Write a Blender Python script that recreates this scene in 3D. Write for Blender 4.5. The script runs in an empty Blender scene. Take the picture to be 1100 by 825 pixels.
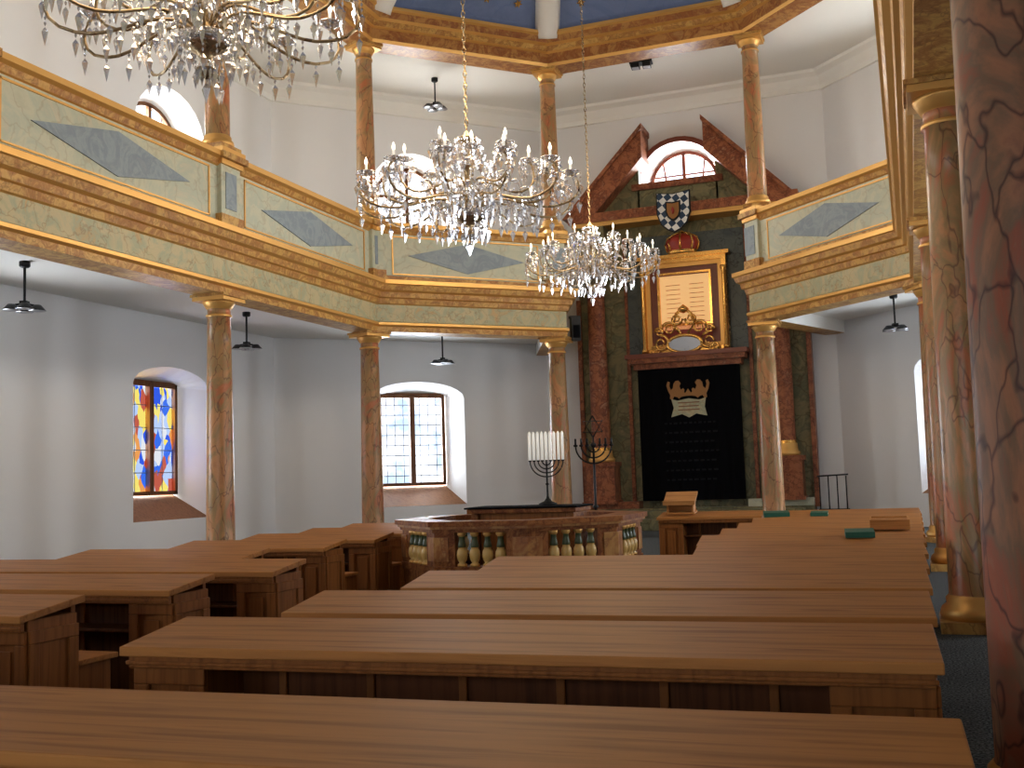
import bpy, bmesh, math, random
from mathutils import Vector, Matrix
random.seed(7)
scene=bpy.context.scene
pi=math.pi
# ------------------------------------------------------------------ materials
def newmat(name):
    m=bpy.data.materials.new(name); m.use_nodes=True
    nt=m.node_tree; b=nt.nodes['Principled BSDF']; return m,nt,b
def plain(name,col,rough=.5,metal=0,emit=None,es=0,spec=None):
    m,nt,b=newmat(name)
    b.inputs['Base Color'].default_value=(*col,1); b.inputs['Roughness'].default_value=rough
    b.inputs['Metallic'].default_value=metal
    if spec is not None: b.inputs['Specular IOR Level'].default_value=spec
    if emit: b.inputs['Emission Color'].default_value=(*emit,1); b.inputs['Emission Strength'].default_value=es
    tc=nt.nodes.new('ShaderNodeTexCoord'); n=nt.nodes.new('ShaderNodeTexNoise'); n.inputs['Scale'].default_value=9; n.inputs['Detail'].default_value=4
    nt.links.new(tc.outputs['Object'],n.inputs['Vector'])
    mr=nt.nodes.new('ShaderNodeMapRange'); mr.inputs['To Min'].default_value=max(.02,rough-.08); mr.inputs['To Max'].default_value=min(1,rough+.08)
    nt.links.new(n.outputs['Fac'],mr.inputs['Value']); nt.links.new(mr.outputs['Result'],b.inputs['Roughness'])
    return m
def ramp(nt,stops,interp='LINEAR'):
    r=nt.nodes.new('ShaderNodeValToRGB'); r.color_ramp.interpolation=interp
    e=r.color_ramp.elements
    while len(e)<len(stops): e.new(.5)
    for i,(p,c) in enumerate(stops): e[i].position=p; e[i].color=(*c,1)
    return r
def marble(name,cols,vein,scale=1.5,rough=.3,vs=2.2,vw=.05,stretch=(1,1,1),vamt=.8,distort=2.0,spec=.3):
    m,nt,b=newmat(name); L=nt.links.new
    tc=nt.nodes.new('ShaderNodeTexCoord'); mp=nt.nodes.new('ShaderNodeMapping'); mp.inputs['Scale'].default_value=stretch
    L(tc.outputs['Object'],mp.inputs['Vector'])
    n=nt.nodes.new('ShaderNodeTexNoise'); n.inputs['Scale'].default_value=scale; n.inputs['Detail'].default_value=6; n.inputs['Distortion'].default_value=distort; n.inputs['Roughness'].default_value=.6
    L(mp.outputs['Vector'],n.inputs['Vector'])
    k=len(cols); r=ramp(nt,[(.3+.4*i/(k-1),c) for i,c in enumerate(cols)]); L(n.outputs['Fac'],r.inputs['Fac'])
    n2=nt.nodes.new('ShaderNodeTexNoise'); n2.inputs['Scale'].default_value=scale*2; n2.inputs['Detail'].default_value=3
    L(mp.outputs['Vector'],n2.inputs['Vector'])
    mx=nt.nodes.new('ShaderNodeMixRGB'); mx.blend_type='LINEAR_LIGHT'; mx.inputs['Fac'].default_value=.35
    L(mp.outputs['Vector'],mx.inputs['Color1']); L(n2.outputs['Color'],mx.inputs['Color2'])
    v=nt.nodes.new('ShaderNodeTexVoronoi'); v.feature='DISTANCE_TO_EDGE'; v.inputs['Scale'].default_value=vs
    L(mx.outputs['Color'],v.inputs['Vector'])
    vr=ramp(nt,[(0,(vamt,)*3),(vw,(0,0,0))]); L(v.outputs['Distance'],vr.inputs['Fac'])
    fm=nt.nodes.new('ShaderNodeMixRGB'); L(vr.outputs['Color'],fm.inputs['Fac']); L(r.outputs['Color'],fm.inputs['Color1']); fm.inputs['Color2'].default_value=(*vein,1)
    L(fm.outputs['Color'],b.inputs['Base Color']); b.inputs['Roughness'].default_value=rough
    b.inputs['Specular IOR Level'].default_value=spec
    return m
def wood(name,c1,c2,axis=0,rough=.46):
    m,nt,b=newmat(name); L=nt.links.new
    tc=nt.nodes.new('ShaderNodeTexCoord'); mp=nt.nodes.new('ShaderNodeMapping')
    s=[14,14,14]; s[axis]=.7; mp.inputs['Scale'].default_value=s
    L(tc.outputs['Object'],mp.inputs['Vector'])
    n=nt.nodes.new('ShaderNodeTexNoise'); n.inputs['Scale'].default_value=1.6; n.inputs['Detail'].default_value=7; n.inputs['Distortion'].default_value=.6
    L(mp.outputs['Vector'],n.inputs['Vector'])
    r=ramp(nt,[(.3,c2),(.48,c1),(.62,tuple(x*1.14 for x in c1)),(.75,c2)]); L(n.outputs['Fac'],r.inputs['Fac'])
    L(r.outputs['Color'],b.inputs['Base Color']); b.inputs['Roughness'].default_value=rough
    b.inputs['Specular IOR Level'].default_value=.16
    bp=nt.nodes.new('ShaderNodeBump'); bp.inputs['Strength'].default_value=.05; L(n.outputs['Fac'],bp.inputs['Height']); L(bp.outputs['Normal'],b.inputs['Normal'])
    return m
M={}
M['wall']=plain('plaster_white',(.77,.76,.745),.9,spec=.2)
M['ceil']=plain('ceiling_white',(.80,.78,.73),.9,spec=.2)
M['col']=marble('column_marble',[(.42,.20,.09),(.52,.26,.115),(.33,.22,.10),(.48,.17,.075),(.54,.33,.17)],(.10,.04,.025),1.5,.3,3.2,.04,(1,1,.45),.65)
M['colshade']=marble('shaded_column_marble',[(.25,.115,.07),(.35,.16,.085),(.21,.125,.075),(.31,.10,.055),(.28,.17,.10)],(.05,.022,.022),1.5,.42,3.5,.045,(1,1,.5),.75,spec=.15)  # darker copy of the column marble: shade painted into the near right columns
M['gold']=plain('gold_leaf',(.72,.42,.13),.42,.5)
M['ochre']=marble('ochre_gilded_moulding',[(.48,.27,.075),(.60,.37,.12),(.37,.17,.05),(.55,.33,.12)],(.22,.10,.035),2.2,.4,3,.05,(1,1,1),.6)
M['ochre2']=marble('russet_entablature_marble',[(.40,.19,.055),(.49,.26,.085),(.31,.115,.035),(.44,.24,.09)],(.20,.07,.03),1.8,.4,2.2,.05,(1,1,1),.6)
M['panel']=marble('pale_green_marble',[(.47,.47,.34),(.57,.56,.42),(.48,.51,.40),(.59,.54,.40)],(.36,.30,.18),1.2,.45,1.6,.04,(1,1,1),.4)
M['frieze']=marble('cream_green_frieze',[(.42,.40,.24),(.52,.44,.26),(.38,.39,.26),(.52,.36,.18)],(.28,.16,.08),1.8,.45,2.2,.04,(1,1,1),.5)
M['diam']=marble('blue_grey_marble',[(.27,.32,.35),(.32,.37,.39),(.25,.30,.33),(.30,.34,.36)],(.24,.27,.28),2,.5,2.4,.03,(1,1,1),.3)
M['red']=marble('red_marble',[(.29,.105,.05),(.38,.15,.07),(.21,.07,.035),(.42,.22,.12)],(.09,.03,.02),2.2,.38,2.8,.06,(1,1,1),.6,spec=.18)
M['bim']=marble('bimah_brown_marble',[(.27,.10,.035),(.36,.15,.05),(.19,.06,.022),(.38,.18,.065)],(.08,.025,.015),3.2,.45,3.5,.05,(1,1,1),.5,spec=.12)
M['green']=marble('olive_green_marble',[(.18,.17,.09),(.27,.23,.12),(.15,.15,.085),(.30,.24,.13)],(.07,.05,.02),1.2,.4,1.4,.04,(1,1,1),.6,spec=.2)
M['slate']=marble('slate_panel',[(.085,.105,.10),(.11,.13,.12),(.07,.085,.085)],(.03,.03,.03),1.5,.4,2,.03)
M['balgreen']=plain('baluster_green',(.07,.085,.03),.35)
M['balyel']=plain('baluster_cream_gold',(.66,.43,.14),.35)
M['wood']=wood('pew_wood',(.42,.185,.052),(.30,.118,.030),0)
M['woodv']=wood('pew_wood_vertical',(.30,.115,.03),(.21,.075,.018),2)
M['woodshade']=wood('pew_wood_recess_shade',(.15,.05,.014),(.09,.03,.008),2,.5)  # pew wood darkened: shade of the recess under the desk put into the colour
M['lightwood']=wood('light_wood',(.48,.23,.075),(.36,.16,.045),0)
M['frame']=wood('window_frame_wood',(.16,.07,.03),(.10,.04,.018),2,.4)
M['redframe']=plain('red_painted_frame',(.22,.06,.03),.4)
M['sill']=wood('sill_wood',(.24,.12,.06),(.17,.08,.04),0,.5)
M['lead']=plain('lead_cames',(.16,.18,.24),.5)
M['black']=plain('black_iron',(.012,.012,.012),.45,.3)
M['velvet']=plain('black_velvet',(.004,.004,.005),.95,spec=.1)
M['white']=plain('glowing_candle_wax',(.9,.88,.8),.5,0,(1,.95,.85),.25)  # weak emission added so the wax looks brighter; it is no light source
M['cream']=plain('glowing_parchment_panel',(.80,.52,.25),.6,0,(1,.62,.28),.4)  # emission stands in for bright light falling on the panel
M['ink']=plain('ink',(.25,.12,.06),.7)
M['goldb']=plain('polished_gold',(.82,.48,.14),.25,.75)
M['goldd']=plain('gold_embroidery',(.34,.16,.045),.5,.2)
M['faint']=plain('silver_thread',(.014,.014,.016),.8,spec=.1)
M['chrome']=plain('brushed_steel',(.4,.4,.42),.3,.9)
M['brass']=plain('antique_brass',(.44,.33,.19),.28,.85)
M['bulb']=plain('lamp_bulb',(1,.9,.7),.3,0,(1,.9,.74),2.2)
M['redv']=plain('red_enamel',(.34,.035,.02),.4)
M['greenbook']=plain('green_book_cover',(.02,.12,.075),.5)
M['silverblue']=plain('silver_oval',(.45,.50,.58),.3,.2)
m,nt,b=newmat('grey_carpet'); tc=nt.nodes.new('ShaderNodeTexCoord'); n=nt.nodes.new('ShaderNodeTexNoise'); n.inputs['Scale'].default_value=60; n.inputs['Detail'].default_value=3
nt.links.new(tc.outputs['Object'],n.inputs['Vector']); r=ramp(nt,[(.4,(.02,.022,.025)),(.6,(.15,.16,.155))]); nt.links.new(n.outputs['Fac'],r.inputs['Fac']); nt.links.new(r.outputs['Color'],b.inputs['Base Color']); b.inputs['Roughness'].default_value=.95; b.inputs['Specular IOR Level'].default_value=.1
M['carpet']=m
M['blue']=marble('blue_vault_paint',[(.13,.18,.32),(.17,.22,.37),(.14,.19,.33)],(.12,.18,.34),.6,.8,1,.01)
m=bpy.data.materials.new('cut_crystal'); m.use_nodes=True; nt=m.node_tree; nt.nodes.clear()
o=nt.nodes.new('ShaderNodeOutputMaterial'); g=nt.nodes.new('ShaderNodeBsdfTransparent'); g.inputs['Color'].default_value=(.84,.84,.86,1)
gl=nt.nodes.new('ShaderNodeBsdfGlossy'); gl.inputs['Roughness'].default_value=.05; gl.inputs['Color'].default_value=(1,1,1,1)
df=nt.nodes.new('ShaderNodeBsdfDiffuse'); df.inputs['Color'].default_value=(.92,.92,.95,1)
mx=nt.nodes.new('ShaderNodeMixShader'); mx.inputs[0].default_value=.6; nt.links.new(g.outputs[0],mx.inputs[1]); nt.links.new(gl.outputs[0],mx.inputs[2])
mx2=nt.nodes.new('ShaderNodeMixShader'); mx2.inputs[0].default_value=.15; nt.links.new(mx.outputs[0],mx2.inputs[1]); nt.links.new(df.outputs[0],mx2.inputs[2]); nt.links.new(mx2.outputs[0],o.inputs[0])
M['crystal']=m
def pane(name,stained=False,lo_=(.72,.84,.98),hi_=(1,1,1)):
    m=bpy.data.materials.new(name); m.use_nodes=True; nt=m.node_tree; nt.nodes.clear(); L=nt.links.new
    o=nt.nodes.new('ShaderNodeOutputMaterial'); t=nt.nodes.new('ShaderNodeBsdfTransparent'); g=nt.nodes.new('ShaderNodeBsdfGlossy'); g.inputs['Roughness'].default_value=.05
    mx=nt.nodes.new('ShaderNodeMixShader'); mx.inputs[0].default_value=.04; L(t.outputs[0],mx.inputs[1]); L(g.outputs[0],mx.inputs[2]); L(mx.outputs[0],o.inputs[0])
    tc=nt.nodes.new('ShaderNodeTexCoord')
    if stained:
        n=nt.nodes.new('ShaderNodeTexNoise'); n.inputs['Scale'].default_value=1.6; L(tc.outputs['Object'],n.inputs['Vector'])
        mm=nt.nodes.new('ShaderNodeMixRGB'); mm.blend_type='LINEAR_LIGHT'; mm.inputs['Fac'].default_value=.25; L(tc.outputs['Object'],mm.inputs['Color1']); L(n.outputs['Color'],mm.inputs['Color2'])
        mp=nt.nodes.new('ShaderNodeMapping'); mp.inputs['Rotation'].default_value=(.7,0,0); mp.inputs['Scale'].default_value=(1,1.7,.7)
        v=nt.nodes.new('ShaderNodeTexVoronoi'); v.inputs['Scale'].default_value=3.6
        L(mm.outputs['Color'],mp.inputs['Vector']); L(mp.outputs['Vector'],v.inputs['Vector'])
        s=nt.nodes.new('ShaderNodeSeparateColor'); L(v.outputs['Color'],s.inputs[0])
        k=.26
        r=ramp(nt,[(0,(.05*k,.14*k,.8*k)),(.16,(.55*k,.68*k,.95*k)),(.32,(1*k,.82*k,.2*k)),(.48,(.85*k,.85*k,.88*k)),(.62,(.60*k,.14*k,.09*k)),(.76,(.9*k,.4*k,.12*k)),(.84,(.06*k,.2*k,.85*k)),(.93,(1*k,.85*k,.25*k))],'CONSTANT')
        L(s.outputs[0],r.inputs['Fac']); L(r.outputs['Color'],t.inputs['Color'])
    else:
        n=nt.nodes.new('ShaderNodeTexNoise'); n.inputs['Scale'].default_value=1.5; n.inputs['Detail'].default_value=3
        L(tc.outputs['Object'],n.inputs['Vector']); r=ramp(nt,[(.4,lo_),(.6,hi_)]); L(n.outputs['Fac'],r.inputs['Fac']); L(r.outputs['Color'],t.inputs['Color'])
    return m
M['glass']=pane('window_glass'); M['stained']=pane('stained_glass',True); M['glassL']=pane('leaded_window_glass',False,(.22,.27,.33),(.44,.45,.46))
m,nt,b=newmat('blue_white_checker'); tc=nt.nodes.new('ShaderNodeTexCoord'); mp=nt.nodes.new('ShaderNodeMapping'); mp.inputs['Rotation'].default_value=(0,.6,0)
c=nt.nodes.new('ShaderNodeTexChecker'); c.inputs['Scale'].default_value=6; c.inputs['Color1'].default_value=(.75,.75,.70,1); c.inputs['Color2'].default_value=(.02,.05,.10,1)
nt.links.new(tc.outputs['Object'],mp.inputs['Vector']); nt.links.new(mp.outputs['Vector'],c.inputs['Vector']); nt.links.new(c.outputs['Color'],b.inputs['Base Color']); M['check']=m

# ------------------------------------------------------------------ mesh builder
class B:
    def __init__(s,name): s.n=name; s.v=[]; s.f=[]; s.m=[]; s.sm=[]; s.mats=[]; s.T=Matrix.Identity(4)
    def mi(s,k):
        if k not in s.mats: s.mats.append(k)
        return s.mats.index(k)
    def add(s,vs,fs,mat,smooth=False):
        o=len(s.v); s.v+= [tuple(s.T@Vector(p)) for p in vs]
        mm=[mat]*len(fs) if isinstance(mat,str) else mat
        for f,k in zip(fs,mm): s.f.append(tuple(i+o for i in f)); s.m.append(s.mi(k)); s.sm.append(smooth)
    def box(s,x0,x1,y0,y1,z0,z1,mat):
        vs=[(x,y,z) for z in (z0,z1) for y in (y0,y1) for x in (x0,x1)]
        s.add(vs,[(0,2,3,1),(4,5,7,6),(0,1,5,4),(2,6,7,3),(0,4,6,2),(1,3,7,5)],mat)
    def hexa(s,vs,mat): s.add(vs,[(0,2,3,1),(4,5,7,6),(0,1,5,4),(2,6,7,3),(0,4,6,2),(1,3,7,5)],mat)
    def lathe(s,prof,c=(0,0,0),seg=24,mat='gold',smooth=True,sx=1,sy=1,rot=0):
        vs=[];fs=[];ms=[];n=len(prof)
        for r,z,*_ in prof:
            for i in range(seg):
                a=2*pi*i/seg+rot; vs.append((c[0]+sx*r*math.cos(a),c[1]+sy*r*math.sin(a),c[2]+z))
        for j in range(n-1):
            k=prof[j][2] if len(prof[j])>2 else mat
            for i in range(seg):
                i2=(i+1)%seg; fs.append((j*seg+i,j*seg+i2,(j+1)*seg+i2,(j+1)*seg+i)); ms.append(k)
        if prof[0][0]>1e-4: fs.append(tuple(range(seg))[::-1]); ms.append(ms[0])
        if prof[-1][0]>1e-4: fs.append(tuple((n-1)*seg+i for i in range(seg))); ms.append(ms[-1])
        s.add(vs,fs,ms,smooth)
    def tube(s,pts,r,mat,seg=6,close=False):
        P=[Vector(p) for p in pts]; vs=[];fs=[];n=len(P)
        for i,p in enumerate(P):
            d=(P[min(i+1,n-1)]-P[max(i-1,0)])
            if d.length<1e-9: d=Vector((0,0,1))
            d.normalize(); up=Vector((0,0,1)) if abs(d.z)<.9 else Vector((1,0,0))
            a=d.cross(up).normalized(); b2=d.cross(a)
            rr=r[i] if isinstance(r,(list,tuple)) else r
            for k in range(seg):
                t=2*pi*k/seg; vs.append(p+a*rr*math.cos(t)+b2*rr*math.sin(t))
        for i in range(n-1):
            for k in range(seg):
                k2=(k+1)%seg; fs.append((i*seg+k,i*seg+k2,(i+1)*seg+k2,(i+1)*seg+k))
        fs.append(tuple(range(seg))[::-1]); fs.append(tuple((n-1)*seg+k for k in range(seg)))
        s.add(vs,fs,mat,True)
    def octa(s,c,r,h,mat='crystal',h2=None):
        x,y,z=c; h2=h2 or h*.45
        vs=[(x+r,y,z),(x,y+r,z),(x-r,y,z),(x,y-r,z),(x,y,z+h2),(x,y,z-h)]
        s.add(vs,[(0,1,4),(1,2,4),(2,3,4),(3,0,4),(1,0,5),(2,1,5),(3,2,5),(0,3,5)],mat)
    def prism(s,pts,y0,y1,mat):  # pts in XZ
        n=len(pts); vs=[(x,y0,z) for x,z in pts]+[(x,y1,z) for x,z in pts]
        fs=[tuple(range(n)),tuple(range(2*n-1,n-1,-1))]+[(i,(i+1)%n,n+(i+1)%n,n+i) for i in range(n)]
        s.add(vs,fs,mat)
    def done(s,loc=(0,0,0),rotz=0,bevel=0,parent=None):
        me=bpy.data.meshes.new(s.n); me.from_pydata(s.v,[],s.f)
        for k in s.mats: me.materials.append(M[k])
        for p,mi,sm in zip(me.polygons,s.m,s.sm): p.material_index=mi; p.use_smooth=sm
        bm=bmesh.new(); bm.from_mesh(me); bmesh.ops.recalc_face_normals(bm,faces=bm.faces); bm.to_mesh(me); bm.free()
        ob=bpy.data.objects.new(s.n,me); scene.collection.objects.link(ob); ob.location=loc; ob.rotation_euler=(0,0,rotz)
        if bevel:
            md=ob.modifiers.new('bevel','BEVEL'); md.width=bevel; md.segments=2; md.limit_method='ANGLE'
        if parent: ob.parent=parent
        return ob
def inst(ob,loc,rotz=0,scale=1):
    o=bpy.data.objects.new(ob.name.split('.')[0],ob.data); scene.collection.objects.link(o); o.location=loc; o.rotation_euler=(0,0,rotz); o.scale=(scale,)*3
    for md in ob.modifiers:
        n=o.modifiers.new(md.name,md.type)
        if md.type=='BEVEL': n.width=md.width; n.segments=md.segments; n.limit_method='ANGLE'
    return o

# ------------------------------------------------------------------ plan
XR,XL=.50,-12.12; Y0=22.72; BAY=5.97; DD=3.58; YE=26.30
XC=-5.91
WR,WL,WE,WD,WB=4.0,-15.82,30.0,24.25,-6.5
HC=5.1; HP=7.86; HU=12.3; HCE=12.45
right=[(XR,Y0-BAY*i) for i in range(5)]; left=[(XL,Y0-BAY*i) for i in range(5)]
C3=(XL+DD,YE); C4=(-3.2,YE)
outer=[(-1.75,WE),(WR,WD),(WR,WB),(WL,WB),(WL,WD),(-10.07,WE)]

def arch_loop(c,w,z0,zs,rise,K=12):
    pts=[(c-w/2,z0),(c+w/2,z0)]
    for i in range(K+1):
        a=pi*i/K; pts.append((c+w/2*math.cos(a),zs+rise*math.sin(a)))
    return pts
TH=.75
winrec=[]
def wall(name,p0,p1,ops,z1=12.6):
    p0=Vector(p0);p1=Vector(p1);L=(p1-p0).length;u=(p1-p0)/L;n=Vector((u.y,-u.x))
    bm=bmesh.new(); mats=[M['wall'],M['sill']]
    def P(s,z,d): q=p0+u*s+n*d; return (q.x,q.y,z)
    def loopedges(pts,d):
        vs=[bm.verts.new(P(a,b,d)) for a,b in pts]; return vs,[bm.edges.new((vs[i],vs[(i+1)%len(vs)])) for i in range(len(vs))]
    for side,d in ((0,0),(1,TH)):
        E=[]; rect=[(0,0),(L,0),(L,z1),(0,z1)]
        v,e=loopedges(rect,d); E+=e
        if side==0: rv=v
        else: rb=v
        for op in ops:
            lv,le=loopedges(op['out'] if side==0 else op['in'],d); E+=le; op[('vo','vi')[side]]=lv
        bmesh.ops.triangle_fill(bm,use_beauty=True,edges=E)
    for i in range(4): bm.faces.new((rv[i],rv[(i+1)%4],rb[(i+1)%4],rb[i]))
    for op in ops:
        k=len(op['vo'])
        for i in range(k):
            f=bm.faces.new((op['vo'][i],op['vo'][(i+1)%k],op['vi'][(i+1)%k],op['vi'][i]))
            if i==0 and op.get('sill',True): f.material_index=1
    bmesh.ops.recalc_face_normals(bm,faces=bm.faces)
    me=bpy.data.meshes.new(name); bm.to_mesh(me); bm.free()
    for k in mats: me.materials.append(k)
    ob=bpy.data.objects.new(name,me); scene.collection.objects.link(ob)
    ang=math.atan2(u.y,u.x)
    for op in ops: winrec.append((op,p0.copy(),u.copy(),n.copy(),ang))
def opL(c,kind='glass',w=2.0):
    return dict(kind=kind,c=c,out=arch_loop(c,w+.75,.82,3.85,.45),**{'in':arch_loop(c,w,1.38,3.95,.06)},w=w,z0=1.38,z1=3.98,arch=False)
def opU(c):
    return dict(kind='upper',c=c,out=arch_loop(c,2.5,8.1,9.8,1.1),**{'in':arch_loop(c,1.95,8.5,9.75,.9)},w=1.95,z0=8.5,z1=9.75,arch=True,rise=.9)
wy=[Y0-BAY*(i+.5) for i in range(4)]; wy[0]+=.35
wall('wall_left',(WL,WD),(WL,WB),[o for i,y in enumerate(wy) for o in (opL(WD-y,'stained' if i==0 else 'glass',1.9),opU(WD-y))])
wall('wall_right',(WR,WB),(WR,WD),[o for y in reversed(wy[:2]) for o in (opL(y-WB),opU(y-WB))])
dl=math.hypot(-10.07-WL,WE-WD)
wall('wall_front_left',(-10.07,WE),(WL,WD),[opL(dl/2,'leaded'),opU(dl/2)])
wall('wall_front_right',(WR,WD),(-1.75,WE),[opL(dl/2),opU(dl/2)])
e=dict(kind='ark',c=-1.75+5.80,out=arch_loop(-1.75+5.80,2.3,9.72,9.95,1.2),**{'in':arch_loop(-1.75+5.80,2.05,9.8,9.95,1.0)},w=2.05,z0=9.8,z1=9.95,arch=True,rise=1.0,sill=False)
wall('wall_front',(-1.75,WE),(-10.07,WE),[e])
wall('wall_back',(WL,WB),(WR,WB),[opL(8.0),opL(13.5)])  # two unseen window openings, added as fill light from behind the camera
for wi,(op,p0,u,n,ang) in enumerate(winrec):
    b=B('window_%d'%(wi+1)); c=op['c']; w=op['w']; z0=op['z0']; z1=op['z1']; fr='redframe' if op['kind']=='ark' else 'frame'
    T=Matrix(((u.x,n.x,0,p0.x),(u.y,n.y,0,p0.y),(0,0,1,0),(0,0,0,1))); b.T=T
    d0,d1=TH-.14,TH-.04
    if not op['arch']:
        t=.09
        b.box(c-w/2,c-w/2+t,d0,d1,z0,z1,fr); b.box(c+w/2-t,c+w/2,d0,d1,z0,z1,fr)
        b.box(c-w/2,c+w/2,d0,d1,z0,z0+t,fr); b.box(c-w/2,c+w/2,d0,d1,z1-t,z1+.05,fr)
        b.box(c-.07,c+.07,d0-.03,d1,z0,z1,fr)
        nv,nh=(1,4) if op['kind']=='stained' else (3,8)
        lw=.009 if op['kind']=='stained' else .011
        for s in (-1,1):
            for k in range(1,nv+1): b.box(c+s*(w/2*k/(nv+1))-lw,c+s*(w/2*k/(nv+1))+lw,d1-.03,d1-.01,z0,z1,'lead')
        for k in range(1,nh+1):
            zz=z0+(z1-z0)*k/(nh+1); b.box(c-w/2,c+w/2,d1-.03,d1-.01,zz-lw,zz+lw,'lead')
        b.add([(c-w/2,d1-.02,z0),(c+w/2,d1-.02,z0),(c+w/2,d1-.02,z1),(c-w/2,d1-.02,z1)],[(0,1,2,3)],{'stained':'stained','leaded':'glassL'}.get(op['kind'],'glass'))
    else:
        K=16; rs=op['rise']; t=.10
        def ap(k,s): a=pi*k/K; return (c+(w/2-s)*math.cos(a),z1+(rs-s)*math.sin(a))
        for k in range(K):
            (xa,za),(xb,zb),(xc_,zc),(xd,zd)=ap(k,0),ap(k+1,0),ap(k,t),ap(k+1,t)
            b.hexa([(xa,d0,za),(xb,d0,zb),(xa,d1,za),(xb,d1,zb),(xc_,d0,zc),(xd,d0,zd),(xc_,d1,zc),(xd,d1,zd)],fr)
        b.box(c-w/2,c-w/2+t,d0,d1,z0,z1,fr); b.box(c+w/2-t,c+w/2,d0,d1,z0,z1,fr); b.box(c-w/2,c+w/2,d0,d1,z0,z0+t,fr)
        b.box(c-.05,c+.05,d0,d1,z0,z1+rs-.05,fr)
        if op['kind']=='ark':
            for s in (-1,1):
                b.tube([(c+s*.5,d0+.05,z0),(c+s*.62,d0+.05,z1+rs*.75)],.03,fr)
            b.tube([(c-w/2,d0+.05,z0+.45),(c+w/2,d0+.05,z0+.45)],.03,fr)
        else:
            b.box(c-w/2,c+w/2,d0,d1,z1-.05,z1+.05,fr)
            for k in (1,2,3):
                zz=z0+(z1-z0)*k/4; b.box(c-w/2,c+w/2,d1-.03,d1-.01,zz-.015,zz+.015,'lead')
            for s in (-1,1): b.box(c+s*w/4-.015,c+s*w/4+.015,d1-.03,d1-.01,z0,z1+rs*.8,'lead')
        vs=[(c-w/2,z0),(c+w/2,z0)]+[ap(k,0) for k in range(K+1)]
        b.add([(x,d1-.02,z) for x,z in vs],[tuple(range(len(vs)))],'glass')
    b.done()
    zc=(z0+z1+(op.get('rise',0)))/2; q=p0+u*c+n*(TH+.35)
    ld=bpy.data.lights.new('daylight','AREA'); ld.shape='RECTANGLE'; ld.size=w*1.35; ld.size_y=(z1+op.get('rise',0)-z0)*1.35
    Lr={'leaded':45,'stained':26,'glass':16}.get(op['kind'],22)
    ld.energy=Lr*pi*ld.size*ld.size_y; ld.color=(1,.97,.92) if op['arch'] else (.95,.97,1)
    lo=bpy.data.objects.new('daylight',ld); scene.collection.objects.link(lo); lo.location=(q.x,q.y,zc)
    lo.rotation_euler=Vector((-n.x,-n.y,0)).to_track_quat('-Z','Y').to_euler()

b=B('floor'); b.box(WL-.8,WR+.8,WB-.8,WE+.8,-.1,0,'carpet'); b.done()

def offset_path(path,d,closed):
    P=[Vector(p) for p in path]; n=len(P); out=[]
    for i,p in enumerate(P):
        if closed or 0<i<n-1:
            a=(p-P[i-1]).normalized(); c=(P[(i+1)%n]-p).normalized()
        elif i==0: a=c=(P[1]-p).normalized()
        else: a=c=(p-P[i-1]).normalized()
        na=Vector((-a.y,a.x)); nc=Vector((-c.y,c.x)); m=(na+nc); m/= (1+na.dot(nc))
        out.append(p+m*d)
    return out
def sweep(b,path,prof,closed,close_prof=True):
    n=len(path); k=len(prof); vs=[]
    for d,z,_ in prof:
        for q in offset_path(path,d,closed): vs.append((q.x,q.y,z))
    fs=[];ms=[]
    for j in range(k if close_prof else k-1):
        j2=(j+1)%k
        for i in range(n if closed else n-1):
            i2=(i+1)%n; fs.append((j*n+i,j*n+i2,j2*n+i2,j2*n+i)); ms.append(prof[j][2])
    if not closed and close_prof:
        fs.append(tuple(j*n for j in range(k))); ms.append('ochre'); fs.append(tuple(j*n+n-1 for j in range(k))[::-1]); ms.append('ochre')
    b.add(vs,fs,ms)
gpath=[(-10.07,WE-.02),C3]+left+[(XL,-4.6),(XR,-4.6)]+right[::-1]+[C4,(-1.75,WE-.02)]
gallery_prof=[(-.30,5.12,'ochre'),(.28,5.12,'ochre'),(.28,5.24,'gold'),(.34,5.28,'gold'),(.34,5.34,'frieze'),(.27,5.38,'frieze'),(.27,5.78,'gold'),
 (.33,5.80,'ochre'),(.36,5.92,'gold'),(.42,5.94,'ochre'),(.44,6.06,'gold'),(.52,6.10,'ochre'),(.56,6.22,'gold'),(.60,6.24,'gold'),(.60,6.34,'ochre'),
 (.24,6.42,'ochre'),(.24,6.50,'panel'),(.20,6.52,'panel'),(.20,7.54,'gold'),(.24,7.56,'ochre'),(.28,7.66,'gold'),(.36,7.70,'gold'),(.36,7.80,'ochre'),(-.02,7.80,'ceil'),(-.02,6.2,'ceil'),(-.30,6.2,'ceil')]
g=B('gallery_balcony'); sweep(g,gpath,gallery_prof,False)
nG=len(gpath)
for i in range(nG-1):
    a=Vector(gpath[i]);c=Vector(gpath[i+1]);L=(c-a).length;u=(c-a)/L;n=Vector((-u.y,u.x))
    if L<3: continue
    T=Matrix(((u.x,n.x,0,a.x),(u.y,n.y,0,a.y),(0,0,1,0),(0,0,0,1))); g.T=T
    mid=L/2; hw=L*.31
    g.prism([(mid-hw,7.02),(mid,7.40),(mid+hw,7.02),(mid,6.64)],.18,.225,'diam')
    for (x0,x1,z0,z1) in ((.55,L-.55,7.46,7.495),(.55,L-.55,6.535,6.565)): g.box(x0,x1,.19,.222,z0,z1,'gold')
    for x in (.55,L-.58): g.box(x,x+.03,.19,.222,6.535,7.495,'gold')
    g.T=Matrix.Identity(4)
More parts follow.
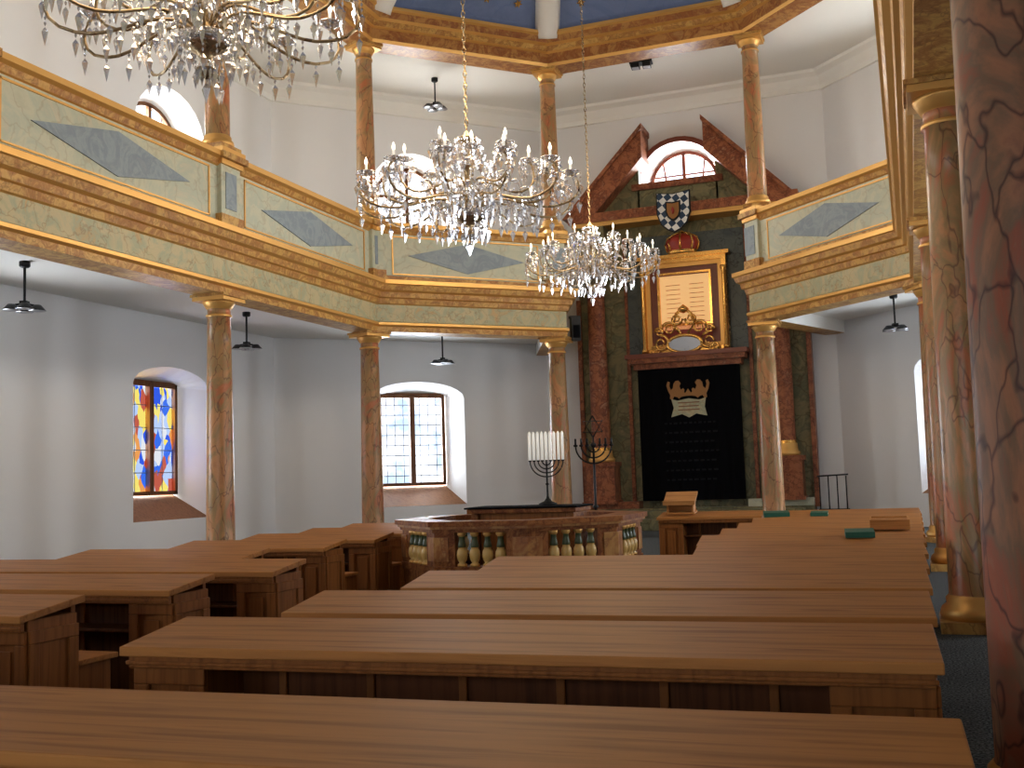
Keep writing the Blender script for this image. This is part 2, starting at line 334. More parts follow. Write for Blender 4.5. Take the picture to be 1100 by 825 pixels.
def bent(b,v,pv,nx,half,d0,d1,z0,z1,mat):
    v=Vector(v);a=(v-Vector(pv)).normalized();c=(Vector(nx)-v).normalized()
    path=[v-a*half,v,v+c*half]
    sweep(b,[tuple(p) for p in path],[(d0,z0,mat),(d1,z0,mat),(d1,z1,mat),(d0,z1,mat)],False)
    b.m[-2:]=[b.mi(mat)]*2
for i in range(1,nG-1):
    v,pv,nx=gpath[i],gpath[i-1],gpath[i+1]
    bent(g,v,pv,nx,.36,-.1,.34,6.40,6.62,'ochre'); bent(g,v,pv,nx,.30,-.1,.29,6.62,7.58,'panel')
    bent(g,v,pv,nx,.17,.2,.305,6.75,7.45,'diam')
    bent(g,v,pv,nx,.34,-.25,.34,7.58,7.68,'gold'); bent(g,v,pv,nx,.40,-.3,.42,7.68,7.80,'ochre'); bent(g,v,pv,nx,.36,-.3,.38,7.80,7.90,'gold')
g.done()
def region(name,loops,z,mat,th):
    bm=bmesh.new(); E=[]
    for lp in loops:
        vs=[bm.verts.new((x,y,z)) for x,y in lp]; E+=[bm.edges.new((vs[i],vs[(i+1)%len(vs)])) for i in range(len(vs))]
    bmesh.ops.triangle_fill(bm,use_beauty=True,edges=E)
    fs=[f for f in bm.faces]; ex=bmesh.ops.extrude_face_region(bm,geom=fs)
    for v in ex['geom']:
        if isinstance(v,bmesh.types.BMVert): v.co.z+=th
    bmesh.ops.recalc_face_normals(bm,faces=bm.faces)
    me=bpy.data.meshes.new(name); bm.to_mesh(me); bm.free(); me.materials.append(M[mat])
    ob=bpy.data.objects.new(name,me); scene.collection.objects.link(ob); return ob
inner=[tuple(p) for p in offset_path(gpath,-.25,False)]
region('gallery_floor',[inner+[(WR,WD),(WR,WB),(WL,WB),(WL,WD)]],5.45,'ceil',.7)
cpath=left+[(XL,-4.6),(XR,-4.6)]+right[::-1]+[C4,C3]
region('ceiling',[outer,[tuple(p) for p in offset_path(cpath,.1,True)]],HCE,'ceil',.2)
up=B('trim_upper_entablature')
sweep(up,cpath,[(-.32,HU,'ochre2'),(.30,HU,'gold'),(.33,HU+.08,'ochre2'),(.33,HU+.34,'gold'),(.40,HU+.38,'ochre'),(.50,HU+.48,'gold'),(.60,HU+.52,'ochre2'),(.62,HU+.68,'gold'),(.68,HU+.72,'gold'),(.68,HU+.80,'ochre2'),(-.32,HU+.80,'ochre2')],True)
up.done()
cm=B('trim_wall_cornice')
path=outer[::-1]
sweep(cm,path,[(-.02,11.95,'ceil'),(.06,11.97,'ceil'),(.08,12.1,'ceil'),(.2,12.3,'ceil'),(.38,12.38,'ceil'),(.42,12.46,'ceil'),(-.02,12.46,'ceil')],True); cm.done()
v=B('ceiling_vault'); prof=[(.50,HU+.76,'blue'),(.60,HU+.95,'blue'),(1.3,HU+1.7,'blue'),(2.4,HU+2.3,'blue'),(3.5,HU+2.6,'blue')]
sweep(v,cpath,prof,True,False)
lp=offset_path(cpath,3.5,True); v.add([(p.x,p.y,HU+2.6) for p in lp],[tuple(range(len(lp)))],'blue'); v.done()
rb=B('trim_vault_ribs')
for i in range(len(cpath)):
    pts=[]
    for d,z,_ in prof:
        q=offset_path(cpath,d+.02,True)[i]; pts.append((q.x,q.y,z-.05))
    rb.tube(pts,.34,'ceil',8)
rb.done()
st=B('gold_star_ornaments')
for i in range(len(cpath)):
    for tt in (.2,.4,.6,.8):
        for j,(d,z) in enumerate(((.95,HU+1.3),(1.8,HU+1.93))):
            q0=offset_path(cpath,d,True); a=q0[i]; c=q0[(i+1)%len(cpath)]; u=(c-a).normalized(); nn=Vector((-u.y,u.x)); q=a.lerp(c,tt+.05*(j))
            sl=Vector((nn.x,nn.y,.85)).normalized(); U=Vector((u.x,u.y,0)); N=U.cross(sl); off=-N*.06 if N.z>0 else N*.06
            pts=[]
            for k in range(12):
                r=.13 if k%2==0 else .055; an=2*pi*k/12; pts.append(Vector((q.x,q.y,z))+U*r*math.cos(an)+sl*r*math.sin(an)+off)
            st.add(pts,[tuple(range(12))],'goldb')
st.done()

def column(name,h,rb_,rt,mat,pl=1.35):
    b=B(name)
    b.box(-rb_*pl,rb_*pl,-rb_*pl,rb_*pl,0,.10,'ochre')
    prof=[(rb_*1.28,.10,'gold'),(rb_*1.34,.15,'gold'),(rb_*1.26,.21,'gold'),(rb_*1.1,.24,'gold'),(rb_*1.12,.29,'gold'),(rb_*1.02,.32,mat)]
    for k in range(9):
        t=k/8; prof.append((rb_+(rt-rb_)*t**1.4,.33+(h-.33-.42)*t,mat))
    prof+= [(rt*1.12,h-.41,'gold'),(rt*1.12,h-.37,'gold'),(rt*1.0,h-.36,mat),(rt*1.0,h-.26,'gold'),(rt*1.1,h-.25,'gold'),(rt*1.38,h-.15,'gold'),(rt*1.42,h-.12,'gold')]
    b.lathe(prof,seg=32)
    a=rt*1.62; b.box(-a,a,-a,a,h-.12,h-.05,'gold'); a=rt*1.75; b.box(-a,a,-a,a,h-.05,h,'ochre')
    return b.done((0,0,-50))
lo=column('marble_column',HC+.02,.265,.215,'col'); lf=column('marble_column',HC+.02,.265,.215,'colshade'); hi=column('upper_marble_column',HU-7.9,.235,.195,'col')
def ang(i):
    v,pv,nx=Vector(gpath[i]),Vector(gpath[i-1]),Vector(gpath[i+1]); d=(v-pv).normalized()+(nx-v).normalized(); return math.atan2(d.y,d.x)
for i in range(1,nG-1):
    p=gpath[i]
    if p[1]<-2: continue
    a=ang(i)
    if p[1]>26: a=0
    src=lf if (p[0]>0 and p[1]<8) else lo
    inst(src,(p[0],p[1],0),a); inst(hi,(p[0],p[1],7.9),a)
for o in (lo,lf,hi): bpy.data.objects.remove(o)
# ------------------------------------------------------------------ pews
def pew(xr,y,L,rot=0,seat=True):
    b=B('pew_bench')
    b.hexa([(-L-.03,-.03,.755),(.03,-.03,.755),(-L-.03,.50,.825),(.03,.50,.825),(-L-.03,-.03,.80),(.03,-.03,.80),(-L-.03,.50,.87),(.03,.50,.87)],'wood')
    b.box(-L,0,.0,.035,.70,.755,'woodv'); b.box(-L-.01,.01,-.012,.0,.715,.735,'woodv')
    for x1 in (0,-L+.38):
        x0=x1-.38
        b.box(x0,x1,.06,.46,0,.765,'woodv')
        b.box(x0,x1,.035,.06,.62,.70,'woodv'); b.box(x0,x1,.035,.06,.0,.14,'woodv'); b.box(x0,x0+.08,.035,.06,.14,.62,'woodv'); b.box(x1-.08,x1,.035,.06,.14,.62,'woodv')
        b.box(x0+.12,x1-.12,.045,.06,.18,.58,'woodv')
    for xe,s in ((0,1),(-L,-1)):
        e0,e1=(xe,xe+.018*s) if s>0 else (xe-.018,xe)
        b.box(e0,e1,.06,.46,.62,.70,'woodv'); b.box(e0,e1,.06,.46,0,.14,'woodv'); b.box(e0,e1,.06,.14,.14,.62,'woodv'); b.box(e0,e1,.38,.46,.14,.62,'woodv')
    b.box(-L+.38,-.38,.36,.40,0,.79,'woodshade')
    nb=max(2,int((L-.76)/.45))
    for k in range(nb): 
        x=-L+.38+(L-.76)*(k+.5)/nb; b.box(x-.02,x+.02,.34,.36,.0,.79,'woodv')
    b.box(-L+.38,-.38,.10,.36,.48,.505,'woodshade')
    if seat:
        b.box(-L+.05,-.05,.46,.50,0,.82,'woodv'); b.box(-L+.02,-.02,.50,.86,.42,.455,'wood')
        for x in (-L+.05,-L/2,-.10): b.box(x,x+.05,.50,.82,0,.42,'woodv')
    return b.done((xr,y,0),rot,bevel=.008)
rr=math.radians(4)
ys=[2.52,4.26,5.48,6.78,8.05,9.35,10.65,11.9,13.15,14.4,15.65,16.9]
Ls=[4.8,3.5,3.42,3.32,3.28,1.85]
for i,y in enumerate(ys):
    if i==0: pew(.07,y,4.8,rr*.7)
    elif i<5: pew(.03,y,Ls[i],rr*.75)
    else: pew(.04,y,1.85 if i==5 else 2.06,rr)
pew(-2.3,17.1,1.62,0)
for (x,y,L) in ((-5.0,3.6,6.4),(-5.0,4.95,6.4),(-5.03,6.33,6.4),(-5.1,7.75,6.3),(-6.4,9.15,2.3),(-6.3,10.6,2.1),(-6.4,12.0,2.0),(-6.6,13.4,1.8),(-6.8,14.8,1.7)):
    pew(x,y,L,0)
b=B('tabletop_lectern'); b.box(-.24,.24,-.1,.14,0,.03,'lightwood'); b.box(-.22,-.19,-.08,.12,.03,.2,'lightwood'); b.box(.19,.22,-.08,.12,.03,.2,'lightwood'); b.box(-.19,.19,.09,.12,.03,.26,'lightwood')
b.hexa([(-.26,-.14,.16),(.26,-.14,.16),(-.26,.18,.30),(.26,.18,.30),(-.26,-.14,.19),(.26,-.14,.19),(-.26,.18,.33),(.26,.18,.33)],'lightwood'); b.box(-.26,.26,-.16,-.14,.16,.23,'lightwood')
o=b.done((-3.6,17.36,.852),0); o.rotation_euler=(math.atan(.07/.53),0,0)

# ------------------------------------------------------------------ bimah
bc=(-4.78,13.0); hf=1.39; R8=hf/math.cos(pi/8)
b=B('bimah_balustrade')
verts=[(bc[0]+R8*math.cos(pi/8+pi/4*k),bc[1]+R8*math.sin(pi/8+pi/4*k)) for k in range(8)]
def ring(d0,d1,z0,z1,m): sweep(b,verts,[(d0,z0,m),(d1,z0,m),(d1,z1,m),(d0,z1,m)],True)
ring(-.02,.10,0,.42,'bim'); ring(-.10,.18,0,.12,'bim'); ring(-.05,.22,.42,.50,'bim'); ring(-.06,.20,.90,.94,'bim'); ring(-.12,.26,.97,1.03,'bim'); ring(-.09,.23,.94,.97,'ochre2')
for k in range(8):
    v_,pv,nx=verts[k],verts[k-1],verts[(k+1)%8]
    bent(b,v_,pv,nx,.25,-.03,.17,.50,.90,'bim'); bent(b,v_,pv,nx,.17,-.045,.1,.56,.84,'ochre2')
    a=Vector(verts[k]);c=Vector(verts[(k+1)%8]);u=(c-a).normalized();n=Vector((-u.y,u.x)); L=(c-a).length
    for j in range(4):
        s=.25+(L-.5)*(j+.5)/4; q=a+u*s-n*.005
        b.lathe([(.058,.50,'gold'),(.058,.53,'balyel'),(.035,.545,'balyel'),(.055,.58,'balyel'),(.066,.63,'balyel'),(.060,.68,'balyel'),(.04,.715,'gold'),(.05,.725,'balgreen'),(.046,.76,'balgreen'),(.036,.80,'balgreen'),(.032,.85,'gold'),(.052,.87,'gold'),(.052,.90,'gold')],(q.x,q.y,0),14)
b.done()
b=B('bimah_platform'); b.lathe([(1.2,.0),(1.2,.36)],(bc[0],bc[1],0),8,'carpet',False,rot=pi/8); b.done()
b=B('reading_table'); x,y=bc[0]-.02,bc[1]+.35
b.box(x-.75,x+.75,y-.35,y+.35,1.06,1.12,'bim'); b.box(x-.78,x+.78,y-.38,y+.38,1.12,1.145,'velvet')
b.box(x-.6,x+.6,y-.25,y+.25,.37,1.06,'woodv')
for s in(-1,1): b.box(x+s*.66-.05,x+s*.66+.05,y-.3,y+.3,.37,1.06,'bim')
b.done(bevel=.01)
def menorah(name,w,h,arms,loc):
    b=B(name); st_=h*.60
    b.lathe([(.0,.0),(w*.28,.0),(w*.28,.02),(w*.12,.05),(w*.05,.09),(.014,.12),(.012,st_*.45),(.028,st_*.47),(.012,st_*.5),(.010,st_),(.02,st_+.01),(.0,st_+.02)],mat='black',seg=16)
    n=arms//2
    for k in range(1,n+1):
        r=w/2*k/n
        for s in (-1,1):
            pts=[(s*r*math.sin(t*pi/2/8),0,st_-r*math.cos(t*pi/2/8)*.95) for t in range(9)]
            b.tube(pts,.009,'black')
            b.lathe([(.0,0),(.018,0),(.022,.02),(.0,.021)],(s*r,0,st_-.005),8,'black')
    for k in range(-n,n+1):
        b.lathe([(.0,.0),(.019,.0),(.019,h-st_-.03),(.008,h-st_-.01),(.0,h-st_)],(w/2*k/n,0,st_+.015),10,'white')
    return b.done(loc,.3)
menorah('hanukkah_menorah',.44,.97,8,(-4.60,13.55,1.145))
b=B('standing_candelabrum')
b.lathe([(.0,0),(.28,0),(.28,.03),(.1,.08),(.03,.14),(.02,1.0),(.05,1.03),(.02,1.06),(.018,1.95),(.04,1.97),(.05,2.0),(.015,2.03),(.012,2.12),(0,2.14)],mat='black',seg=16)
for k in range(3):
    r=.1+.09*k
    for s in (-1,1):
        b.tube([(s*r*math.sin(t*pi/16),0,1.98-r*math.cos(t*pi/16)) for t in range(9)],.014,'black'); b.lathe([(0,0),(.03,0),(.035,.03),(0,.03)],(s*r,0,1.97),8,'black'); b.lathe([(.0,0),(.015,0),(.015,.09),(0,.1)],(s*r,0,2.0),8,'black')
for o in (0,pi):
    b.tube([(.17*math.sin(o+2*pi*k/3),0,2.28+.17*math.cos(o+2*pi*k/3)) for k in range(4)],.014,'black')
b.done((-4.68,16.1,0),.3)
def book(x,y,z,w,d,h,mat,rz=0,name='prayer_book'):
    b=B(name); b.box(-w/2,w/2,-d/2,d/2,0,.006,mat); b.box(-w/2+.005,w/2-.008,-d/2+.006,d/2-.006,.006,h-.006,'white'); b.box(-w/2,w/2,-d/2,d/2,h-.006,h,mat); b.box(-w/2,-w/2+.006,-d/2,d/2,0,h,mat); b.box(-w/2,w/2,-d/2-.004,-d/2,0,h,mat)
    o=b.done((x,y,z),rz); o.rotation_euler=(math.atan(.07/.53),0,rz); return o
# ------------------------------------------------------------------ ark
AX=-5.71
b=B('torah_ark'); b.T=Matrix.Translation((AX,0,0))
b.box(-3.15,3.2,29.6,29.98,.0,8.62,'green'); b.box(-3.22,-3.1,29.5,29.98,.5,6.6,'red'); b.box(3.2,3.32,29.5,29.98,.5,6.6,'red')
b.box(-3.1,3.2,29.12,29.6,0,.55,'green'); b.box(-3.15,-1.5,29.12,29.6,.55,.75,'red'); b.box(1.5,3.2,29.12,29.6,.55,.75,'panel')
b.box(-1.68,1.68,29.5,29.6,4.8,8.25,'slate')
for s in (-1,1):
    b.box(s*1.72-.05,s*1.72+.05,29.5,29.6,.7,8.3,'red')
    b.box(s*2.55-.42,s*2.55+.42,28.95,29.6,.75,1.75,'red'); b.box(s*2.55-.47,s*2.55+.47,28.9,29.6,1.75,1.87,'red'); b.box(s*2.55-.47,s*2.55+.47,28.9,29.6,.7,.8,'red')
    b.lathe([(.36,1.87,'gold'),(.38,1.95,'gold'),(.32,2.02,'gold'),(.30,2.2,'goldb'),(.27,2.28,'red'),(.27,4,'red'),(.24,6.9,'gold'),(.28,6.95,'gold'),(.26,7.1,'gold'),(.36,7.3,'gold')],(s*2.55,29.25,0),24)
    b.box(s*2.55-.42,s*2.55+.42,28.9,29.6,7.3,7.42,'gold')
    b.box(s*2.55-.38,s*2.55+.38,28.95,29.6,7.42,8.6,'green')
b.box(-3.1,3.15,28.95,29.6,8.6,8.72,'gold'); b.box(-3.2,3.25,28.9,29.98,8.72,8.98,'red')
pc=-.1
for s in (-1,1):
    def X(x): return pc+s*x
    b.prism([(X(3.2),8.9),(X(.88),11.3),(X(.88),10.45),(X(2.4),8.9)],29.0,29.95,'red')
    b.prism([(X(3.28),8.9),(X(.84),11.42),(X(.84),11.28),(X(3.14),8.9)],28.92,29.95,'red')
    b.prism([(X(2.6),8.95),(X(1.1),10.5),(X(1.1),8.95)],29.5,29.95,'green')
b.box(pc-1.15,pc+1.15,29.5,29.95,8.95,9.62,'green')
for k in range(16):
    a0,a1=pi*k/16,pi*(k+1)/16
    def q(a,r): return (pc+r*math.cos(a)*1.12,9.95+r*math.sin(a)*1.05)
    b.prism([q(a0,1.0),q(a1,1.0),q(a1,1.14),q(a0,1.14)],29.75,29.98,'redframe')
b.box(pc-1.3,pc+1.3,29.4,29.98,9.62,9.8,'red')
b.box(-1.5,1.5,29.15,29.6,4.42,4.58,'red'); b.box(-1.62,1.62,29.0,29.6,4.58,4.72,'red'); b.box(-1.7,1.7,28.95,29.6,4.72,4.84,'redframe')
def fr(x0,x1,z0,z1,t,y0,y1,mat):
    b.box(x0,x0+t,y0,y1,z0,z1,mat); b.box(x1-t,x1,y0,y1,z0,z1,mat); b.box(x0+t,x1-t,y0,y1,z1-t,z1,mat); b.box(x0+t,x1-t,y0,y1,z0,z0+t,mat)
fr(-1.2,1.2,4.84,7.5,.12,29.2,29.6,'goldb'); fr(-1.08,1.08,4.96,7.38,.12,29.28,29.6,'gold'); fr(-.96,.96,5.0,7.26,.22,29.34,29.6,'redframe'); fr(-.76,.76,5.6,7.12,.06,29.3,29.6,'goldb')
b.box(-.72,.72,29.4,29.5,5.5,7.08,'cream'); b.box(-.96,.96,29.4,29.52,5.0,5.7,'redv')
for s in(-1,1):
    b.lathe([(.09,4.86),(.09,4.95),(.055,5.0),(.055,7.0),(.09,7.1),(.09,7.16)],(s*1.14,29.12,0),12,'goldb')
    for r_ in range(9): b.box(s*.33-.2,s*.33+.2,29.385,29.4,5.72+r_*.13,5.733+r_*.13,'ochre')
b.box(-1.3,1.3,29.12,29.6,7.5,7.6,'goldb')
b.lathe([(.40,7.6,'goldb'),(.42,7.68,'goldb'),(.38,7.72,'redv'),(.46,7.9,'redv'),(.40,8.06,'redv'),(.22,8.16,'redv'),(.05,8.2,'goldb'),(.09,8.24,'goldb'),(.0,8.3,'goldb')],(0,29.3,0),20,sy=.6)
for k in range(8):
    a=2*pi*k/8; b.tube([(.42*math.cos(a)*f,29.3+.25*math.sin(a)*f,z) for f,z in ((1,7.7),(1.15,7.9),(1.0,8.08),(.5,8.19),(.05,8.23))],.028,'goldb')
    b.octa((.44*math.cos(a),29.3+.27*math.sin(a),7.8),.05,.1,'goldb')
K=28
oval=[(.46*math.cos(2*pi*k/K),5.05+.22*math.sin(2*pi*k/K)) for k in range(K)]
b.prism(oval,29.02,29.1,'silverblue')
b.tube([(.48*math.cos(2*pi*k/K),29.03,5.05+.24*math.sin(2*pi*k/K)) for k in range(K+1)],.05,'goldb')
for s in (-1,1):
    for (cx,cz,r0,turn,st0) in ((.66,5.1,.24,1.6,pi/2),(.42,5.5,.2,1.5,0),(.2,5.75,.17,1.5,pi),(.82,4.95,.15,1.4,pi),(.7,5.42,.13,1.5,0)):
        pts=[];
        for k in range(18):
            t=k/17; a=st0+turn*2*pi*t; r=r0*(1-.8*t); pts.append((s*(cx+r*math.cos(a)),29.05,cz+r*math.sin(a)))
        b.tube(pts,[.045*(1-.5*k/17) for k in range(18)],'goldb')
    b.tube([(s*.1,29.05,5.35),(s*.3,29.05,5.6),(s*.2,29.05,5.9),(0,29.05,6.05)],.05,'goldb')
b.lathe([(0,5.9),(.12,5.95),(.16,6.02),(.08,6.1),(.0,6.16)],(0,29.05,0),12,'goldb')
b.box(-.9,.9,29.08,29.14,4.84,4.92,'goldb')
b.T=Matrix.Identity(4); b.done()
b=B('coat_of_arms_shield'); b.T=Matrix.Translation((AX-.1,0,0))
sh=[(-.44,9.28),(0,9.22),(.44,9.28),(.44,8.7),(.34,8.42),(.17,8.26),(0,8.18),(-.17,8.26),(-.34,8.42),(-.44,8.7)]
b.prism([(x*1.09,(z-8.75)*1.07+8.75) for x,z in sh],28.84,28.88,'black'); b.prism(sh,28.80,28.84,'check')
b.prism([(x*.48,(z-8.75)*.52+8.75) for x,z in sh],28.77,28.80,'black'); b.prism([(x*.38,(z-8.75)*.42+8.75) for x,z in sh],28.75,28.77,'goldd')
b.lathe([(0,0),(.02,.0),(.05,.1),(.03,.18),(0,.2)],(0,28.73,8.65),8,'redv'); b.done()
b=B('ark_curtain'); nx_=60; zs=[4.45,3.5,2.5,1.5,.75]
vs=[(AX-1.42+2.84*i/nx_, 29.28+.035*math.sin(i*.9)*(.3+.7*(4.5-z)/3.7)+.02*math.sin(i*.37),z) for z in zs for i in range(nx_+1)]
fs=[(j*(nx_+1)+i,j*(nx_+1)+i+1,(j+1)*(nx_+1)+i+1,(j+1)*(nx_+1)+i) for j in range(len(zs)-1) for i in range(nx_)]
b.add(vs,fs,'velvet',True); b.add([(x,y+.1,z) for x,y,z in vs],fs,'velvet',True)
b.T=Matrix.Translation((AX,0,0))
lion=[(.08,3.62),(.12,3.70),(.10,3.80),(.14,3.84),(.2,3.80),(.24,3.9),(.20,3.98),(.26,4.06),(.34,4.05),(.40,3.98),(.42,3.86),(.48,3.80),(.52,3.92),(.50,4.02),(.56,4.05),(.60,3.94),(.56,3.78),(.50,3.66),(.52,3.56),(.44,3.54),(.40,3.62),(.32,3.60),(.26,3.55),(.2,3.6)]
for s in(-1,1): b.prism([(s*x,z) for x,z in lion],29.2,29.215,'goldd')
b.prism([(-.14,3.62),(-.16,3.78),(-.08,3.7),(0,3.82),(.08,3.7),(.16,3.78),(.14,3.62)],29.19,29.2,'goldd')
b.prism([(-.48,3.55),(-.3,3.5),(0,3.55),(.3,3.5),(.48,3.55),(.44,3.3),(.5,3.05),(.2,3.12),(0,3.02),(-.2,3.12),(-.5,3.05),(-.42,3.3)],29.2,29.215,'frieze')
for r_,w_ in ((3.42,.3),(3.32,.28),(3.22,.3)): b.box(-w_,w_,29.19,29.2,r_,r_+.03,'ink')
for j in range(7):
    z=2.85-j*.26; x=-.7
    while x<.7:
        w_=random.uniform(.05,.13); b.box(x,x+w_,29.2,29.21,z,z+.05,'faint'); x+=w_+.06
b.done()
b=B('iron_handrail')
for x in (0,.22,.44,.66): b.tube([(x,0,0),(x,0,1.0)],.018,'black')
b.tube([(-.05,0,1.0),(.72,0,1.03)],.022,'black'); b.tube([(-.05,0,.15),(.72,0,.15)],.015,'black'); b.done((-2.3,28.6,.303))
b=B('altar_step'); b.box(AX-3.3,AX+4.2,27.9,29.1,0,.3,'green'); b.box(AX-3.0,AX+3.0,28.4,29.1,.3,.5,'green'); b.done(bevel=.02)
# ------------------------------------------------------------------ chandeliers
ch=B('crystal_chandelier')
ch.lathe([(.0,-.86,'brass'),(.05,-.82,'brass'),(.09,-.76,'crystal'),(.05,-.68,'brass'),(.08,-.62,'brass'),(.20,-.55,'crystal'),(.26,-.46,'crystal'),(.14,-.40,'brass'),(.05,-.34,'brass'),(.09,-.22,'crystal'),(.12,-.1,'crystal'),(.05,.0,'brass'),(.04,.1,'brass'),(.10,.2,'crystal'),(.13,.3,'crystal'),(.04,.36,'brass'),(.035,.5,'brass'),(.10,.56,'brass'),(.16,.6,'brass'),(.05,.66,'brass'),(.02,.72,'brass'),(0,.74,'brass')],seg=16)
def bez(p,n=10):
    out=[]
    for i in range(n+1):
        t=i/n; out.append(tuple(sum(c*q[j] for c,q in zip(((1-t)**3,3*t*(1-t)**2,3*t*t*(1-t),t**3),p)) for j in range(2)))
    return out
def strand(x,y,z,L,big=True):
    n=int(L/.055)
    for k in range(n): ch.octa((x,y,z-k*.055),.016,.028,'crystal',.024)
    if big: ch.octa((x,y,z-n*.055-.03),.038,.13,'crystal',.05)
def tier(N,R,zc,z0,ph,armmat='brass'):
    for k in range(N):
        a=2*pi*k/N+ph; ca,sa=math.cos(a),math.sin(a)
        pr=bez([(.06,z0),(R*.35,z0+.38),(R*.6,zc-.62),(R*.98,zc-.38)],10)[:-1]+bez([(R*.98,zc-.38),(R*1.13,zc-.27),(R*1.08,zc-.05),(R,zc)],5)
        ch.tube([(r*ca,r*sa,z) for r,z in pr],.016,armmat,6)
        pr2=[(R*.55+.12*math.cos(t*.5)*(1-t*.06),zc-.22+.12*math.sin(t*.5)*(1-t*.06)) for t in range(12)]
        ch.tube([(r*ca,r*sa,z) for r,z in pr2],.010,'crystal',5)
        ch.lathe([(.0,-.02,'crystal'),(.05,-.01,'crystal'),(.12,.03,'crystal'),(.125,.04,'crystal'),(.03,.03,'brass'),(.028,.06,'brass'),(.016,.06,'white'),(.016,.15,'bulb'),(.022,.18,'bulb'),(.014,.22,'bulb'),(.0,.26,'bulb')],(R*ca,R*sa,zc),10)
        for j in range(6):
            t=2*pi*j/6+a; strand(R*ca+.12*math.cos(t),R*sa+.12*math.sin(t),zc+.0,.07 if j%2 else .17)
        for j in (2,3,5,6,7,9):
            r,z=pr[j]; strand(r*ca,r*sa,z-.03,.07+.05*(j%3))
        strand(R*1.07*ca,R*1.07*sa,zc-.3,.14)
tier(12,1.32,-.02,-.42,0); tier(6,.80,.28,-.15,.3); tier(4,1.0,.12,-.3,.25)
for k in range(12):
    a=2*pi*k/12; 
    for i in range(9):
        t=i/8; r=.16+.30*t; z=.58-.55*t-.12*math.sin(pi*t); ch.octa((r*math.cos(a),r*math.sin(a),z),.02,.035,'crystal',.03)
    strand(.24*math.cos(a),.24*math.sin(a),-.5,.22)
    strand(.15*math.cos(a+.2),.15*math.sin(a+.2),.58,.12)
    ch.octa((.09*math.cos(a),.09*math.sin(a),-.8),.025,.1)
ch.octa((0,0,-.95),.05,.14)
def chain(b,z0,z1):
    n=int((z1-z0)/.09)
    for k in range(n):
        z=z0+k*.09; ax=k%2
        pts=[]
        for i in range(7):
            t=2*pi*i/6; dx=.022*math.cos(t); dz=.06*math.sin(t); pts.append((dx,0,z+dz) if ax else (0,dx,z+dz))
        b.tube(pts,.009,'brass',4)
chain(ch,.76,8.4)
cho=ch.done((XC,8.0,6.14)); cho.scale=(1.0,)*3
c2=inst(cho,(XC+.04,14.15,5.88),.2,1.06); c2.scale=(1.15,1.15,1.03); c3=inst(cho,(XC-.05,20.86,6.03),.1,.97)
for (y,z) in ((8,6.0),(14.15,5.9),(20.86,6.1)):
    ld=bpy.data.lights.new('chandelier_light','POINT'); ld.energy=200; ld.color=(1,.78,.52); ld.shadow_soft_size=.9
    lo_=bpy.data.objects.new('chandelier_light',ld); scene.collection.objects.link(lo_); lo_.location=(XC,y,z+1.3)
sp=B('hanging_spot_lamp')
sp.lathe([(.07,-.02),(.09,.0),(.09,.08),(.0,.08)],mat='black',seg=14); sp.tube([(0,0,0),(0,0,-.62)],.022,'black'); sp.box(-.06,.06,-.06,.06,-.68,-.6,'black')
for k in range(4):
    a=2*pi*k/4+.5; x,y=.2*math.cos(a),.2*math.sin(a)
    sp.tube([(0,0,-.64),(x,y,-.68)],.02,'black'); sp.lathe([(.06,0,'black'),(.13,-.08,'black'),(.15,-.10,'chrome'),(.0,-.08,'chrome')],(x,y,-.66),12)
spo=sp.done((-13.95,20.3,5.37))
for p in ((-13.95,13.85,5.37),(-13.95,7.9,5.37),(-11.6,25.85,5.37),(-.2,25.85,5.37),(2.2,19.7,5.37),(-11.6,25.8,12.37),(-13.95,19.8,12.37)): inst(spo,p,.3)
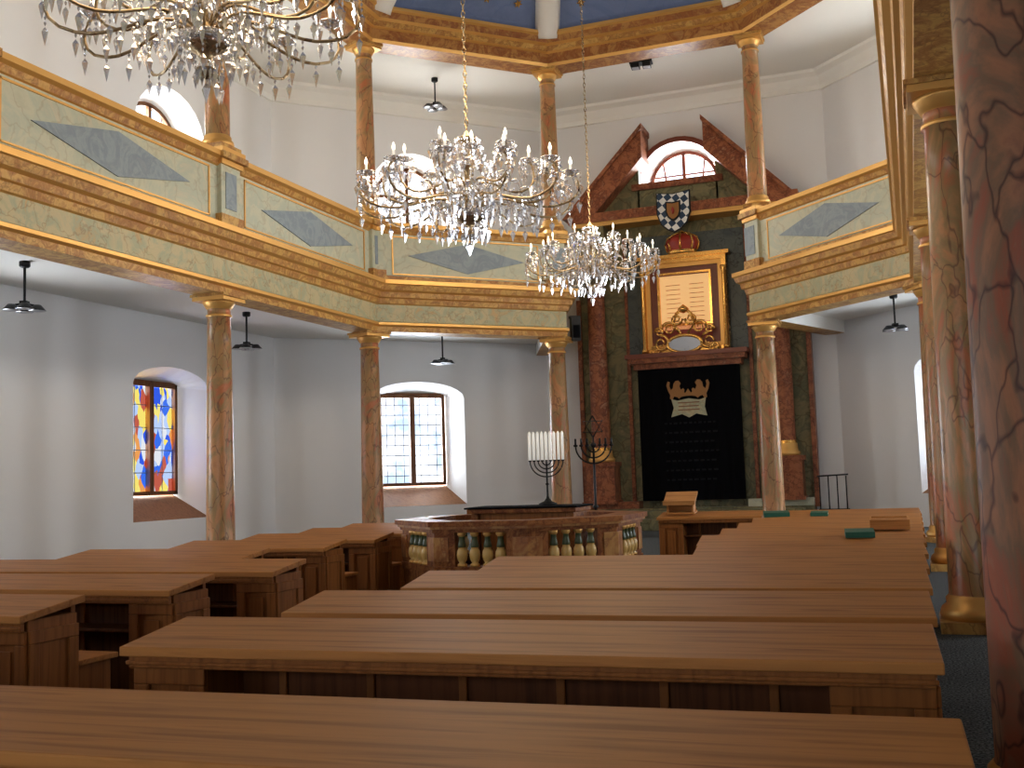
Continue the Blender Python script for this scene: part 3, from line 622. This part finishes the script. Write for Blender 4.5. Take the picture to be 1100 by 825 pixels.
b=B('ceiling_spotlight'); b.box(-.3,.3,-.15,.15,-.05,.0,'black'); b.box(-.26,-.04,-.12,.12,-.16,-.05,'black'); b.box(.04,.26,-.12,.12,-.16,-.05,'black'); b.box(-.24,-.06,-.1,.1,-.17,-.16,'chrome'); b.box(.06,.24,-.1,.1,-.17,-.16,'chrome'); b.done((-6.15,27.1,HCE),.1)
b=B('loudspeaker'); b.box(-.12,.12,-.14,.14,-.3,.3,'black'); b.box(-.14,.14,-.02,.16,.3,.36,'black'); b.box(-.09,.09,-.15,-.14,-.24,.1,'velvet'); b.done((-8.1,26.6,5.35),.5,bevel=.02)
book(-.53,10.92,.853,.27,.2,.055,'greenbook',.1); book(-1.9,15.85,.848,.36,.2,.06,'greenbook',.2); book(-1.3,15.88,.846,.24,.18,.05,'greenbook',0)
b=B('book_box'); b.box(-.2,.2,-.12,.12,0,.012,'lightwood'); b.box(-.2,.2,-.12,-.10,.012,.10,'lightwood'); b.box(-.2,.2,.10,.12,.012,.10,'lightwood'); b.box(-.2,-.18,-.1,.1,.012,.10,'lightwood'); b.box(.18,.2,-.1,.1,.012,.10,'lightwood'); b.box(-.18,.18,-.1,.1,.07,.09,'wood'); o=b.done((-.28,12.18,.862)); o.rotation_euler=(math.atan(.07/.53),0,.05)

# ------------------------------------------------------------------ camera
a,p,r=.3572,.0877,.0322
R=Vector((math.cos(a),math.sin(a),0)); D=Vector((-math.sin(a)*math.cos(p),math.cos(a)*math.cos(p),math.sin(p))); U=Vector((math.sin(a)*math.sin(p),-math.cos(a)*math.sin(p),math.cos(p)))
X=R*math.cos(r)-U*math.sin(r); Yv=R*math.sin(r)+U*math.cos(r); Z=-D
cam=bpy.data.objects.new('camera',bpy.data.cameras.new('camera')); scene.collection.objects.link(cam); scene.camera=cam
cam.matrix_world=Matrix(((X.x,Yv.x,Z.x,0),(X.y,Yv.y,Z.y,0),(X.z,Yv.z,Z.z,1.5218),(0,0,0,1)))
cam.data.sensor_width=36; cam.data.lens=1143.3/1100*36; cam.data.clip_end=200
w=bpy.data.worlds.new('world'); scene.world=w; w.use_nodes=True; w.node_tree.nodes['Background'].inputs[0].default_value=(.94,.97,1,1); w.node_tree.nodes['Background'].inputs[1].default_value=3.0
scene.view_settings.view_transform='Standard'
scene.view_settings.exposure=.42
scene.view_settings.gamma=.90
